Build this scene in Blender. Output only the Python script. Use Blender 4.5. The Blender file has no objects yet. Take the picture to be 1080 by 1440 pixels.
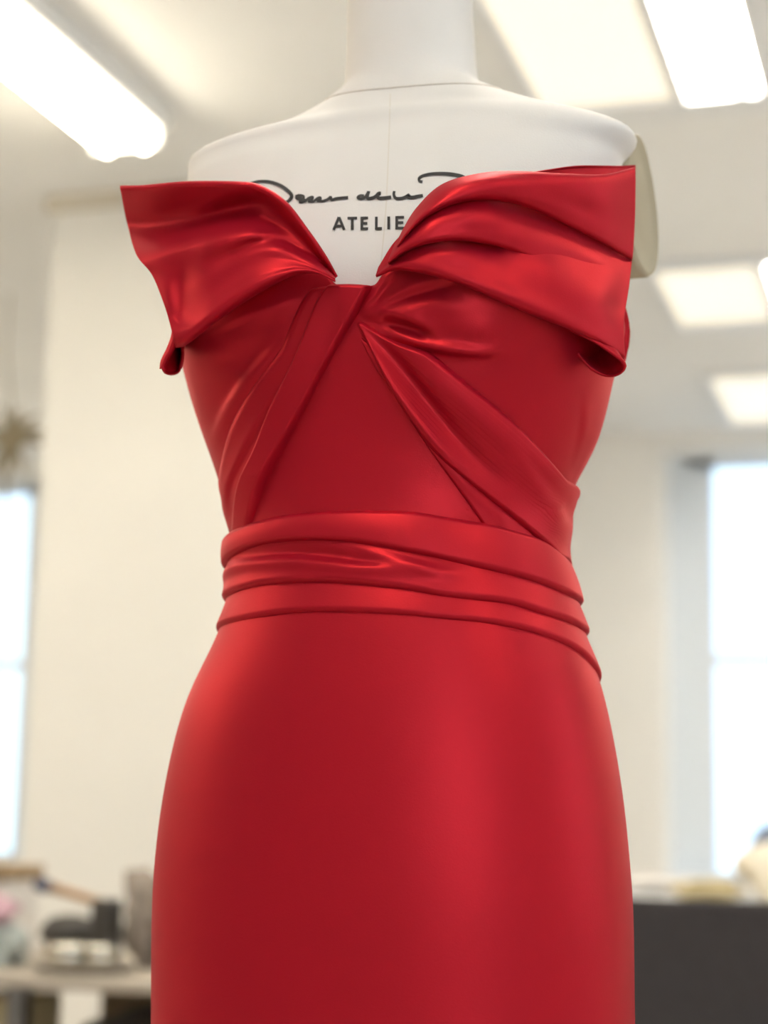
import bpy, bmesh, math, random
import numpy as np
from mathutils import Vector
random.seed(4); RNG = np.random.RandomState(7)
SC = bpy.context.scene; COL = SC.collection
# ------------------------------------------------------------------ camera
FPX = 2500.0; PSI = math.radians(17.5); TH = math.radians(9.5); RO = math.radians(1.1); DIST = 1.30
FH = np.array([-math.sin(PSI), math.cos(PSI), 0.0])
F = FH*math.cos(TH) + np.array([0, 0, math.sin(TH)])
R0 = np.array([math.cos(PSI), math.sin(PSI), 0.0]); U0 = np.cross(R0, F)
R = math.cos(RO)*R0 + math.sin(RO)*U0; U = -math.sin(RO)*R0 + math.cos(RO)*U0
CAM = -DIST*FH + np.array([0, 0, 1.15])
cd = bpy.data.cameras.new('camera'); cam = bpy.data.objects.new('camera', cd); COL.objects.link(cam)
from mathutils import Matrix
m = Matrix.Identity(4)
for i in range(3):
    m[i][0], m[i][1], m[i][2], m[i][3] = R[i], U[i], -F[i], CAM[i]
cam.matrix_world = m
cd.sensor_fit = 'VERTICAL'; cd.sensor_height = 36.0; cd.sensor_width = 27.0
cd.lens = FPX/1440*36.0
cd.clip_start = 0.05; cd.clip_end = 100
cd.dof.use_dof = True; cd.dof.focus_distance = 1.19; cd.dof.aperture_fstop = 4.0
SC.camera = cam
# ------------------------------------------------------------------ world, light, exposure
SC.view_settings.view_transform = 'Standard'; SC.view_settings.look = 'None'
SC.view_settings.gamma = 1.0; SC.view_settings.use_curve_mapping = False
SC.view_settings.exposure = 0.2
w = bpy.data.worlds.new('sky'); SC.world = w; w.use_nodes = True
bg = w.node_tree.nodes['Background']; bg.inputs[0].default_value = (0.66, 0.84, 1.0, 1); bg.inputs[1].default_value = 1.9
def area(name, loc, direction, sx, sy, power, col):
    l = bpy.data.lights.new(name, 'AREA'); l.shape = 'RECTANGLE'; l.size = sx; l.size_y = sy
    l.energy = power; l.color = col
    o = bpy.data.objects.new(name, l); COL.objects.link(o); o.location = loc
    o.rotation_euler = Vector(direction).to_track_quat('-Z', 'Y').to_euler(); return o
COOL = (0.62, 0.80, 1.0); WARM = (1.0, 0.86, 0.66)
area('daylight_front_window', (2.2, -4.70, 1.95), (0, 1, 0), 2.1, 1.8, 60, COOL)
area('daylight_right_window', (3.55, 0.6, 1.95), (-1, 0, 0), 2.0, 1.7, 10, COOL)
TUBE_E = 24.0; PANEL_E = 0.75; LENS_E = 34.0
# ------------------------------------------------------------------ materials
def mat(name, col, rough=0.6, bump=None, vary=0.0, vscale=8.0, metal=0.0, spec=0.5, emit=None, sheen=0.0, trans=0.0):
    mt = bpy.data.materials.new(name); mt.use_nodes = True
    nt = mt.node_tree; N = nt.nodes; L = nt.links; b = N['Principled BSDF']
    b.inputs['Base Color'].default_value = (*col, 1); b.inputs['Roughness'].default_value = rough
    b.inputs['Metallic'].default_value = metal; b.inputs['Specular IOR Level'].default_value = spec
    b.inputs['Transmission Weight'].default_value = trans
    if sheen: b.inputs['Sheen Weight'].default_value = sheen
    tc = N.new('ShaderNodeTexCoord')
    if vary:
        n = N.new('ShaderNodeTexNoise'); n.inputs['Scale'].default_value = vscale; n.inputs['Detail'].default_value = 5
        L.new(tc.outputs['Object'], n.inputs['Vector'])
        r = N.new('ShaderNodeValToRGB')
        r.color_ramp.elements[0].position = 0.3; r.color_ramp.elements[1].position = 0.7
        r.color_ramp.elements[0].color = (*[c*(1-vary) for c in col], 1)
        r.color_ramp.elements[1].color = (*[min(1, c*(1+vary*0.6)) for c in col], 1)
        L.new(n.outputs['Fac'], r.inputs['Fac']); L.new(r.outputs['Color'], b.inputs['Base Color'])
    if bump:
        sc, st, dist = bump
        n2 = N.new('ShaderNodeTexNoise'); n2.inputs['Scale'].default_value = sc; n2.inputs['Detail'].default_value = 3
        L.new(tc.outputs['Object'], n2.inputs['Vector'])
        bp = N.new('ShaderNodeBump'); bp.inputs['Strength'].default_value = st; bp.inputs['Distance'].default_value = dist
        L.new(n2.outputs['Fac'], bp.inputs['Height']); L.new(bp.outputs['Normal'], b.inputs['Normal'])
    if emit:
        b.inputs['Emission Color'].default_value = (*emit[0], 1); b.inputs['Emission Strength'].default_value = emit[1]
    return mt
M = {}
M['ceiling'] = mat('ceiling_paint', (0.86, 0.865, 0.865), 0.9, vary=0.03, vscale=1.5)
M['wall'] = mat('cream_wall_paint', (0.79, 0.77, 0.73), 0.85, vary=0.03, vscale=2)
M['far_wall'] = mat('far_wall_paint', (0.85, 0.845, 0.83), 0.85, vary=0.03, vscale=2)
M['floor'] = mat('floor_boards', (0.45, 0.42, 0.39), 0.5, vary=0.12, vscale=3)
M['white'] = mat('white_paint', (0.80, 0.81, 0.82), 0.5)
M['trim'] = mat('trim_paint', (0.62, 0.57, 0.48), 0.6)
M['tube'] = mat('lit_tube', (0.9, 0.9, 0.85), 0.5, emit=((1.0, 0.89, 0.68), TUBE_E))
M['panel'] = mat('lit_diffuser', (0.6, 0.58, 0.52), 0.6, emit=((1.0, 0.90, 0.72), PANEL_E))
M['lens'] = mat('lit_lens', (0.6, 0.58, 0.52), 0.6, emit=((1.0, 0.94, 0.83), LENS_E))
M['frame'] = mat('window_frame_daylight_tint', (0.74, 0.80, 0.87), 0.5)  # blue of the daylight on frames and reveal, put into their colour
M['glass'] = mat('window_glass', (0.95, 0.98, 1.0), 0.02, trans=1.0)
M['blind'] = mat('sheer_blind', (0.75, 0.82, 0.90), 0.8)
M['charcoal'] = mat('charcoal_fabric', (0.032, 0.027, 0.028), 0.9, bump=(500, 0.3, 0.002), vary=0.15, vscale=40)
M['linen'] = mat('linen_cover', (0.72, 0.68, 0.635), 0.85, bump=(900, 0.25, 0.0006), vary=0.035, vscale=14)
M['armhole'] = mat('armhole_plate_cloth', (0.40, 0.34, 0.235), 0.8, vary=0.05, vscale=20)
M['seam'] = mat('seam_thread', (0.66, 0.60, 0.52), 0.9)
M['ink'] = mat('black_ink', (0.035, 0.032, 0.03), 0.8)
M['iron'] = mat('stand_metal', (0.25, 0.25, 0.26), 0.35, metal=1.0)
M['wood'] = mat('oiled_wood', (0.36, 0.19, 0.07), 0.5, vary=0.3, vscale=30)
M['dark'] = mat('dark_iron', (0.04, 0.035, 0.03), 0.5)
M['navy'] = mat('navy_grip', (0.03, 0.04, 0.10), 0.5)
M['tin'] = mat('polished_tin', (0.75, 0.72, 0.64), 0.25, metal=0.9)
M['grey_cloth'] = mat('grey_cloth', (0.24, 0.20, 0.17), 0.9, vary=0.35, vscale=25)
M['pink'] = mat('pink_cloth', (0.60, 0.38, 0.44), 0.9, vary=0.3, vscale=18)
M['pale_cloth'] = mat('pale_cloth', (0.66, 0.63, 0.60), 0.9, vary=0.1, vscale=10)
M['cream_cloth'] = mat('cream_cloth', (0.78, 0.71, 0.58), 0.9, vary=0.1, vscale=10)
M['ochre'] = mat('ochre_card', (0.46, 0.38, 0.22), 0.8, vary=0.15, vscale=10)
M['brown'] = mat('brown_card', (0.30, 0.21, 0.12), 0.8, vary=0.15, vscale=10)
M['grey_green'] = mat('grey_green_cloth', (0.33, 0.36, 0.34), 0.85, vary=0.25, vscale=15)
M['table'] = mat('worktable_top', (0.40, 0.35, 0.29), 0.5, vary=0.06, vscale=6)
M['tray'] = mat('grey_tray', (0.22, 0.19, 0.16), 0.4)
M['straw'] = mat('dried_straw', (0.33, 0.28, 0.19), 0.9, vary=0.3, vscale=20)
M['bluegrey'] = mat('blue_grey_cloth', (0.16, 0.20, 0.30), 0.85)
# the satin: one material for the whole dress
def satin():
    mt = bpy.data.materials.new('red_satin'); mt.use_nodes = True
    nt = mt.node_tree; N = nt.nodes; L = nt.links; b = N['Principled BSDF']
    b.inputs['Base Color'].default_value = (0.33, 0.0038, 0.020, 1)
    b.inputs['Roughness'].default_value = 0.5; b.inputs['Specular IOR Level'].default_value = 0.25
    b.inputs['Specular Tint'].default_value = (1.0, 0.5, 0.5, 1)
    g = N.new('ShaderNodeBsdfAnisotropic'); g.inputs['Roughness'].default_value = 0.42      # float threads: a warm red sheen
    g.inputs['Color'].default_value = (0.55, 0.018, 0.018, 1)
    mx = N.new('ShaderNodeMixShader'); mx.inputs['Fac'].default_value = 0.42
    tc = N.new('ShaderNodeTexCoord')
    n = N.new('ShaderNodeTexNoise'); n.inputs['Scale'].default_value = 900; n.inputs['Detail'].default_value = 2
    L.new(tc.outputs['Object'], n.inputs['Vector'])
    bp = N.new('ShaderNodeBump'); bp.inputs['Strength'].default_value = 0.12; bp.inputs['Distance'].default_value = 0.0006
    L.new(n.outputs['Fac'], bp.inputs['Height']); L.new(bp.outputs['Normal'], b.inputs['Normal']); L.new(bp.outputs['Normal'], g.inputs['Normal'])
    L.new(b.outputs[0], mx.inputs[1]); L.new(g.outputs[0], mx.inputs[2]); L.new(mx.outputs[0], N['Material Output'].inputs['Surface'])
    return mt
M['satin'] = satin()
# ------------------------------------------------------------------ helpers
def tag(o, label=None, cat=None, group=None, kind=None):
    if label: o['label'] = label
    if cat: o['category'] = cat
    if group: o['group'] = group
    if kind: o['kind'] = kind
    return o
def empty(name, loc=(0, 0, 0), label=None, cat=None, group=None):
    o = bpy.data.objects.new(name, None); COL.objects.link(o); o.location = loc; o.empty_display_size = 0.1
    return tag(o, label, cat, group)
def link(name, me, material, parent=None, smooth=True):
    me.materials.append(material)
    o = bpy.data.objects.new(name, me); COL.objects.link(o)
    if smooth:
        for p in me.polygons: p.use_smooth = True
    if parent is not None:
        o.parent = parent; o.matrix_parent_inverse = Matrix.Translation(parent.location).inverted()
    return o
def mesh(name, verts, faces, material, parent=None, smooth=True):
    me = bpy.data.meshes.new(name); me.from_pydata([tuple(map(float, v)) for v in verts], [], faces); me.update()
    return link(name, me, material, parent, smooth)
def grid_faces(nr, nc, closed=False):
    fs = []
    for r in range(nr-1):
        for c in range(nc if closed else nc-1):
            d = (c+1) % nc
            fs.append((r*nc+c, r*nc+d, (r+1)*nc+d, (r+1)*nc+c))
    return fs
def box(name, lo, hi, material, parent=None, bevel=0.0, rz=0.0):
    bm = bmesh.new(); bmesh.ops.create_cube(bm, size=1)
    c = [(lo[i]+hi[i])/2 for i in range(3)]; s = [hi[i]-lo[i] for i in range(3)]
    for v in bm.verts:
        x, y, z = v.co.x*s[0], v.co.y*s[1], v.co.z*s[2]
        v.co = (c[0]+x*math.cos(rz)-y*math.sin(rz), c[1]+x*math.sin(rz)+y*math.cos(rz), c[2]+z)
    if bevel: bmesh.ops.bevel(bm, geom=bm.edges[:], offset=bevel, segments=2, affect='EDGES', profile=0.5)
    me = bpy.data.meshes.new(name); bm.to_mesh(me); bm.free()
    return link(name, me, material, parent, False)
def tube(name, pts, rad, material, parent=None, seg=10, closed=False, cap=True):
    pts = [np.array(p, float) for p in pts]; n = len(pts)
    rads = rad if hasattr(rad, '__len__') else [rad]*n
    vs = []; fs = []
    for i in range(n):
        a = pts[(i-1) % n] if (closed or i > 0) else pts[i]; b = pts[(i+1) % n] if (closed or i < n-1) else pts[i]
        t = b-a; t /= max(np.linalg.norm(t), 1e-9)
        ref = np.array([0, 0, 1.0]) if abs(t[2]) < 0.9 else np.array([1.0, 0, 0])
        u = np.cross(t, ref); u /= np.linalg.norm(u); v = np.cross(t, u)
        for k in range(seg):
            a_ = 2*math.pi*k/seg; vs.append(pts[i]+rads[i]*(u*math.cos(a_)+v*math.sin(a_)))
    rng = n if closed else n-1
    for i in range(rng):
        j = (i+1) % n
        for k in range(seg):
            l = (k+1) % seg; fs.append((i*seg+k, i*seg+l, j*seg+l, j*seg+k))
    if cap and not closed:
        fs.append(tuple(range(seg))); fs.append(tuple(range((n-1)*seg, n*seg))[::-1])
    return mesh(name, vs, fs, material, parent)
def lathe(name, prof, loc, material, parent=None, seg=32, sx=1.0, sy=1.0):
    vs = []
    for r, z in prof:
        for k in range(seg):
            a = 2*math.pi*k/seg; vs.append((loc[0]+r*sx*math.cos(a), loc[1]+r*sy*math.sin(a), loc[2]+z))
    fs = grid_faces(len(prof), seg, True)
    fs.append(tuple(range(seg))[::-1]); fs.append(tuple(range((len(prof)-1)*seg, len(prof)*seg)))
    return mesh(name, vs, fs, material, parent)
def lump(name, loc, size, material, parent=None, seed=0, amp=0.18, floor=None):
    """a crumpled cloth heap: a displaced sphere sitting flat on its base"""
    bm = bmesh.new(); bmesh.ops.create_icosphere(bm, subdivisions=4, radius=1)
    rs = np.random.RandomState(seed); ks = rs.normal(size=(9, 3))*2.6; ph = rs.uniform(0, 6.3, 9)
    for v in bm.verts:
        p = np.array(v.co); d = 1+amp*sum(math.sin(k@p*1.4+f_) for k, f_ in zip(ks, ph))/3
        p = p*d*np.array(size); p[2] = max(p[2], -size[2]*0.75); v.co = (p+np.array(loc)+np.array([0, 0, size[2]*0.75]))
    me = bpy.data.meshes.new(name); bm.to_mesh(me); bm.free()
    return link(name, me, material, parent)
# ------------------------------------------------------------------ room
def struct(o): o['kind'] = 'structure'; return o
ZC = 3.2; XL = -6.6; XR = 3.4; YF = -4.6; YB = 8.3
struct(box('floor', (XL, YF, -0.1), (XR, YB+0.5, 0), M['floor']))
struct(box('ceiling', (XL, YF, ZC), (XR, YB+0.5, ZC+0.15), M['ceiling']))
struct(box('wall_left', (XL-0.15, YF, 0), (XL, YB, ZC), M['wall']))
def wall_with_openings(name, mk, a0, a1, openings, t0, t1, axis):
    """wall strip along an axis with rectangular window openings, one mesh"""
    bm = bmesh.new()
    def b(l0, l1, z0, z1):
        if l1-l0 < 1e-4 or z1-z0 < 1e-4: return
        r = bmesh.ops.create_cube(bm, size=1)
        for v in r['verts']:
            l = l0 if v.co.x < 0 else l1; t = t0 if v.co.y < 0 else t1; z = z0 if v.co.z < 0 else z1
            v.co = (l, t, z) if axis == 'x' else (t, l, z)
    cur = a0
    for (l0, l1, z0, z1) in openings:
        b(cur, l0, 0, ZC); b(l0, l1, 0, z0); b(l0, l1, z1, ZC); cur = l1
    b(cur, a1, 0, ZC)
    bmesh.ops.recalc_face_normals(bm, faces=bm.faces[:])
    me = bpy.data.meshes.new(name); bm.to_mesh(me); bm.free()
    return struct(link(name, me, mk, None, False))
FW = [(-6.2, -4.76, 0.82, 3.12), (-1.035, 0.62, 0.82, 3.12)]
wall_with_openings('wall_back', M['far_wall'], XL, XR, FW, YB, YB+0.5, 'x')
RW = [(-0.4, 1.6, 1.05, 2.85)]; FRW = [(1.1, 3.3, 1.05, 2.85)]
wall_with_openings('wall_front', M['wall'], XL, XR, FRW, YF-0.3, YF, 'x')
wall_with_openings('wall_right', M['wall'], YF, YB, RW, XR, XR+0.3, 'y')
def window(n, l0, l1, z0, z1, t, axis, fw=0.06, casing=0.10):
    casing = casing if axis == 'x' else 0
    e = empty('window_%d' % n); struct(e)
    def b(name, a0, a1, y0, y1, c0, c1, mk, par=e):
        return box(name, (a0, y0, c0) if axis == 'x' else (y0, a0, c0), (a1, y1, c1) if axis == 'x' else (y1, a1, c1), mk, par)
    b('jamb', l0+casing, l0+casing+fw, t, t+0.07, z0, z1, M['frame']); b('jamb', l1-fw, l1, t, t+0.07, z0, z1, M['frame'])
    b('head', l0, l1, t, t+0.07, z1-0.05, z1, M['frame']); b('window_sill', l0, l1, t-0.14, t+0.08, z0-0.02, z0+0.03, M['frame'])
    zm = z0+(z1-z0)*0.51
    b('meeting_rail', l0+fw, l1-fw, t+0.01, t+0.06, zm-0.03, zm+0.03, M['frame'])
    for c0, c1 in ((z0+0.03, zm-0.03), (zm+0.03, z1-0.05)):
        b('pane', l0+fw, l1-fw, t+0.03, t+0.036, c0, c1, M['glass'])
    b('reveal_casing', l0, l0+0.10, t-0.02, t+0.10, z0, z1, M['frame']) if casing else None
    return e
window(1, *FW[0], YB+0.3, 'x', 0.29); window(2, *FW[1], YB+0.3, 'x', 0.14)
window(3, *RW[0], XR+0.1, 'y'); window(4, *FRW[0], YF-0.1, 'x', 0.06, 0)
# the pier of wall behind the dress, with its thin cornice
struct(box('wall_pier', (-2.47, 4.0, 0), (-1.25, 4.45, ZC), M['wall']))
struct(box('trim_1', (-2.49, 3.97, ZC-0.05), (-1.23, 4.0, ZC), M['trim']))
# ceiling lights
def troffer(x0, y0, label, length=1.2, width=0.62):
    e = empty('ceiling_light', (x0, y0, ZC), label, 'light', 'recessed ceiling light panels in a row')
    z = ZC-0.012
    x1 = x0+width; y1 = y0+length
    for (a, b_) in (((x0-0.04, y0-0.04), (x0, y1+0.12)), ((x1, y0-0.04), (x1+0.04, y1+0.12)), ((x0, y0-0.04), (x1, y0)), ((x0, y1), (x1, y1+0.12))):
        box('frame', (*a, z-0.02), (*b_, ZC), M['white'], e)
    box('diffuser', (x0, y0, z), (x0+0.385, y1, ZC-0.002), M['panel'], e)
    box('divider', (x0+0.375, y0, z-0.03), (x0+0.415, y1, ZC-0.001), M['white'], e)
    box('lens', (x0+0.41, y0, z), (x0+0.555, y1, ZC-0.002), M['lens'], e)
    box('divider', (x0+0.555, y0, z-0.03), (x0+0.575, y1, ZC-0.001), M['white'], e)
    box('lens', (x0+0.575, y0, z), (x1+0.05-0.05, y1, ZC-0.002), M['lens'], e)
    return e
troffer(-0.665, 2.42, 'large recessed ceiling light above the right shoulder of the dress form')
troffer(-0.60, 5.25, 'recessed ceiling light in the middle distance right of the red bodice', 0.78, 0.6)
troffer(-0.60, 6.97, 'farthest recessed ceiling light just above the right hand window', 1.0, 0.6)
troffer(-0.66, 0.35, 'recessed ceiling light overhead in front of the large one')
troffer(-0.66, -2.2, 'recessed ceiling light overhead behind the viewer')
for x_, y_, l_ in ((1.6, 0.35, 'added unseen recessed ceiling light to the right of the viewer'), (1.6, -2.2, 'added unseen recessed ceiling light behind the viewer, window side'), (-3.6, -1.2, 'added unseen recessed ceiling light far to the left of the viewer'), (1.6, 4.2, 'added unseen recessed ceiling light near the right wall'), (1.6, 6.6, 'added unseen recessed ceiling light in the far right corner'), (-4.2, 1.6, 'added unseen recessed ceiling light on the far left of the room')):
    troffer(x_, y_, l_)  # added fixtures out of view, they raise the room's light level
def strip(x, y0, y1, label, drop=0.0, hw=0.13):
    e = empty('strip_light', (x, y1, ZC), label, 'light'); zc = ZC-drop
    box('housing', (x-hw, y0, zc-0.07), (x+hw, y1+0.03, zc), M['white'], e, 0.01)
    if drop:
        for yy in (y0+0.3, y1-0.3): tube('suspension_cable', [(x, yy, zc), (x, yy, ZC)], .004, M['iron'], e, 6)
    for dx in (-0.06, 0.06):
        tube('fluorescent_tube', [(x+dx, y0+0.03, zc-0.105), (x+dx, y1, zc-0.105)], 0.021, M['tube'], e, 14)
    for yy in (y0, y1):
        box('lamp_holder', (x-0.11, yy-0.01, zc-0.12), (x+0.11, yy+0.015, zc-0.06), M['white'], e)
    return e
strip(-1.89, 0.9, 3.36, 'twin tube fluorescent ceiling light at upper left')
strip(-4.6, -1.0, 2.2, 'added unseen twin tube fill light to the left of the viewer', 0.45, 0.04)  # added pendant out of view, brightens the room from the left
strip(2.6, 4.4, 7.2, 'added unseen twin tube fill light along the right wall', 0.45, 0.04)  # added pendant out of view, hung low to light the right ceiling
strip(-5.6, 4.2, 7.4, 'added unseen twin tube fill light along the left wall', 0.45, 0.04)  # added pendant out of view, lifts the dim far left ceiling and wall
# ------------------------------------------------------------------ projection and body tools
def ray(px, py): return F + ((px-540)/FPX)*R - ((py-720)/FPX)*U
def proj(P):
    d = np.asarray(P)-CAM; w_ = d@F
    return np.stack([540+FPX*(d@R)/w_, 720-FPX*(d@U)/w_], -1)
def at_depth(px, py, q):
    """point on the line of sight that lies q metres in front of the form's axis"""
    d = np.stack([ray(a, b) for a, b in zip(px, py)]); k = (DIST-np.asarray(q))/(d@FH)
    return CAM + d*k[:, None]
def pchip(x, y, xi):
    x = np.asarray(x, float); y = np.asarray(y, float); h = np.diff(x); dl = np.diff(y)/h
    s = np.zeros_like(y); s[0] = dl[0]; s[-1] = dl[-1]
    for i in range(1, len(x)-1):
        if dl[i-1]*dl[i] > 0:
            w1 = 2*h[i]+h[i-1]; w2 = h[i]+2*h[i-1]; s[i] = (w1+w2)/(w1/dl[i-1]+w2/dl[i])
    i = np.clip(np.searchsorted(x, xi)-1, 0, len(x)-2); t = np.clip((xi-x[i])/h[i], 0, 1)
    return (y[i]*(1+2*t)*(1-t)**2 + s[i]*h[i]*t*(1-t)**2 + y[i+1]*t*t*(3-2*t) - s[i+1]*h[i]*t*t*(1-t))
EH = np.array([math.cos(PSI), math.sin(PSI), 0.0])
def smooth1(a, k):
    if k < 1: return a
    g = np.exp(-0.5*(np.arange(-3*k, 3*k+1)/k)**2); g /= g.sum()
    return np.convolve(np.pad(a, 3*k, mode='edge'), g, mode='valid')
class Body:
    """horizontal superellipse sections whose left and right outlines follow two traced profiles"""
    def __init__(self, Lt, Rt, zs, bft, bbt, nt, bust, sm=3):
        self.z = zs
        Ly, Lx = np.array(Lt, float).T; Ry, Rx = np.array(Rt, float).T
        self.bm = (pchip(*np.array(bft, float).T, zs)+pchip(*np.array(bbt, float).T, zs))/2
        def side(ty, tx, s):
            w_ = np.full(len(zs), 0.15)
            for _ in range(40):
                kq = np.clip(1-(self.bm/w_)**2, 0, 1)
                P = EH[None]*(s*w_)[:, None]-FH[None]*(s*w_*math.tan(PSI)*kq)[:, None]; P[:, 2] = zs
                p = proj(P); tgt = pchip(ty, tx, p[:, 1])
                err = (tgt-p[:, 0])*s/ (FPX/DIST); w_ = np.clip(w_+0.6*err, 0.02, 0.4)
            return w_
        wl = smooth1(side(Ly, Lx, -1), sm); wr = smooth1(side(Ry, Rx, 1), sm)
        self.bf = smooth1(pchip(*np.array(bft, float).T, zs), 6); self.bb = smooth1(pchip(*np.array(bbt, float).T, zs), 6)
        self.n = smooth1(pchip(*np.array(nt, float).T, zs), 6)
        mm = self.n/(self.n-1); ex, ey = math.cos(PSI), math.sin(PSI)
        lo = np.full(len(zs), 0.01); hi = np.full(len(zs), 0.5)
        for _ in range(50):
            a = (lo+hi)/2
            tot = ((a*ex)**mm+(self.bf*ey)**mm)**(1/mm) + ((a*ex)**mm+(self.bb*ey)**mm)**(1/mm)
            big = tot > wl+wr; hi = np.where(big, a, hi); lo = np.where(big, lo, a)
        self.a = (lo+hi)/2
        hr = ((self.a*ex)**mm+(self.bb*ey)**mm)**(1/mm); c = wr-hr
        self.cx, self.cy = c*EH[0], c*EH[1]; self.bust = bust
    def P(self, th, z):
        th = np.asarray(th, float); z = np.asarray(z, float)
        g = lambda v: np.interp(z, self.z, v)
        a, n = g(self.a), g(self.n); s, c = np.sin(th), np.cos(th); b = np.where(c > 0, g(self.bf), g(self.bb))
        r = (np.abs(s/a)**n+np.abs(c/b)**n)**(-1/n)
        for (t0, z0, am, st, sz) in self.bust:
            r = r+am*np.exp(-((np.arctan2(np.sin(th-t0), np.cos(th-t0)))/st)**2-((z-z0)/sz)**2)
        return np.stack([g(self.cx)+r*s, g(self.cy)-r*c, z], -1)
    def S(self, th, z, off):
        e = 1e-3; p = self.P(th, z)
        n = np.cross(self.P(th+e, z)-self.P(th-e, z), self.P(th, z+e)-self.P(th, z-e))
        n /= np.linalg.norm(n, axis=-1, keepdims=True)
        return p+n*np.asarray(off)[..., None]
    def build_lookup(self, z0, z1):
        t = np.radians(np.linspace(-78, 112, 190)); z = np.linspace(z0, z1, 240)
        self.gt, self.gz = [v.ravel() for v in np.meshgrid(t, z)]
        self.gp = proj(self.P(self.gt, self.gz))
    def inv(self, pts):
        """theta, z of the visible surface point seen at each photo position"""
        pts = np.asarray(pts, float); out = np.zeros((len(pts), 2))
        for i, p in enumerate(pts):
            k = np.argmin(((self.gp-p)**2).sum(1)); out[i] = self.gt[k], self.gz[k]
        t, z = out.T.copy(); e = 1e-4
        for _ in range(7):
            p = proj(self.P(t, z)); jt = (proj(self.P(t+e, z))-p)/e; jz = (proj(self.P(t, z+e))-p)/e
            det = jt[:, 0]*jz[:, 1]-jt[:, 1]*jz[:, 0]; d = pts-p
            ok = np.abs(det) > 4e4
            dt = np.where(ok, (d[:, 0]*jz[:, 1]-d[:, 1]*jz[:, 0])/np.where(ok, det, 1), 0)
            dz = np.where(ok, (jt[:, 0]*d[:, 1]-jt[:, 1]*d[:, 0])/np.where(ok, det, 1), 0)
            t += np.clip(dt, -.02, .02); z += np.clip(dz, -.004, .004)
        return np.stack([t, z], 1)
    def q(self, px, py):
        tz = self.inv(np.stack([px, py], 1)); p = self.P(tz[:, 0], tz[:, 1]); return -(p@FH)
ZS = np.linspace(0.02, 1.80, 900)
TAIL_L = [(530, 268), (560, 273), (620, 292), (670, 311), (700, 319), (740, 327), (770, 333), (820, 333), (860, 323), (900, 308), (930, 293), (970, 271), (1060, 245), (1140, 230), (1230, 220), (1300, 217), (1440, 216), (1700, 205), (2400, 150), (3500, 100)]
TAIL_R = [(525, 862), (590, 845), (650, 820), (690, 798), (720, 789), (760, 785), (800, 787), (850, 804), (900, 820), (945, 840), (990, 852), (1060, 866), (1130, 877), (1210, 885), (1270, 890), (1440, 893), (1700, 900), (2400, 940), (3500, 990)]
BF = [(0.02, .15), (.7, .125), (.85, .122), (1.0, .122), (1.1, .124), (1.17, .122), (1.272, .112), (1.325, .101), (1.357, .097), (1.41, .103), (1.47, .116), (1.52, .120), (1.56, .112), (1.60, .096), (1.636, .078), (1.67, .062), (1.70, .050), (1.80, .047)]
BB = [(0.02, .17), (.7, .13), (.85, .12), (1.0, .125), (1.17, .115), (1.272, .095), (1.325, .085), (1.357, .083), (1.41, .085), (1.47, .09), (1.56, .09), (1.636, .065), (1.70, .05), (1.80, .047)]
NN = [(0.02, 2.1), (1.0, 2.2), (1.3, 2.2), (1.47, 2.35), (1.6, 2.5), (1.65, 2.3), (1.70, 2.0), (1.80, 2.0)]
BUST = [(-0.72, 1.50, .016, .36, .05), (0.72, 1.50, .016, .36, .05)]
DRESS = Body([(300, 255), (400, 252), (450, 254), (500, 259)]+TAIL_L, [(300, 880), (400, 881), (445, 882), (490, 872)]+TAIL_R, ZS, BF, BB, NN, BUST, 8)
MBF = [(z, b-0.005) for z, b in BF[:-7]]+BF[-7:]; MBB = [(z, b-0.005) for z, b in BB[:-4]]+BB[-4:]
FORM = Body([(-60, 491), (0, 490), (60, 489), (105, 487), (126, 485), (137, 474), (151, 450), (165, 428), (180, 402), (203, 350), (220, 290), (228, 272), (237, 265), (260, 266), (340, 266), (420, 262), (500, 267)]+[(y, x+5) for y, x in TAIL_L],
            [(-60, 664), (0, 664), (60, 667), (105, 671), (123, 676), (136, 702), (153, 762), (170, 830), (181, 872), (188, 892), (196, 899), (210, 890), (225, 877), (260, 874), (340, 870), (420, 870), (500, 862)]+[(y, x-5) for y, x in TAIL_R],
            ZS, MBF, MBB, NN, BUST, 1)
DRESS.build_lookup(0.95, 1.66); FORM.build_lookup(1.45, 1.76)
def resample(pts, n):
    """Catmull-Rom through the points, n samples even in length"""
    P = np.asarray(pts, float)
    if len(P) == 2: return P[0]+(P[1]-P[0])*np.linspace(0, 1, n)[:, None]
    E = np.vstack([2*P[0]-P[1], P, 2*P[-1]-P[-2]]); out = []
    for i in range(1, len(E)-2):
        t = np.linspace(0, 1, 24, endpoint=False)[:, None]; a, b, c, d = E[i-1:i+3]
        out.append(0.5*(2*b+(c-a)*t+(2*a-5*b+4*c-d)*t**2+(-a+3*b-3*c+d)*t**3))
    Q = np.vstack(out+[P[-1:]]); l = np.r_[0, np.cumsum(np.linalg.norm(np.diff(Q[:, :2], axis=0), axis=1))]
    s = np.linspace(0, l[-1], n); return np.stack([np.interp(s, l, Q[:, k]) for k in range(Q.shape[1])], 1)
def polydist(PX, line):
    """signed distance (positive to the right of the drawn direction = below a left-to-right line) and position along"""
    Q = resample(line, max(12, len(line)*8)); best = np.full(len(PX), 1e9); sg = np.ones(len(PX)); al = np.zeros(len(PX))
    n = len(Q)-1
    for i in range(n):
        a, b = Q[i, :2], Q[i+1, :2]; d = b-a; L2 = max(d@d, 1e-9); v = PX-a
        t = np.clip((v@d)/L2, 0, 1); w_ = v-t[:, None]*d; ds = (w_**2).sum(1); k = ds < best
        best = np.where(k, ds, best); cr = d[0]*v[:, 1]-d[1]*v[:, 0]
        sg = np.where(k, np.sign(cr), sg); al = np.where(k, (i+t)/n, al)
    return np.sqrt(best)*sg, al
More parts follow.
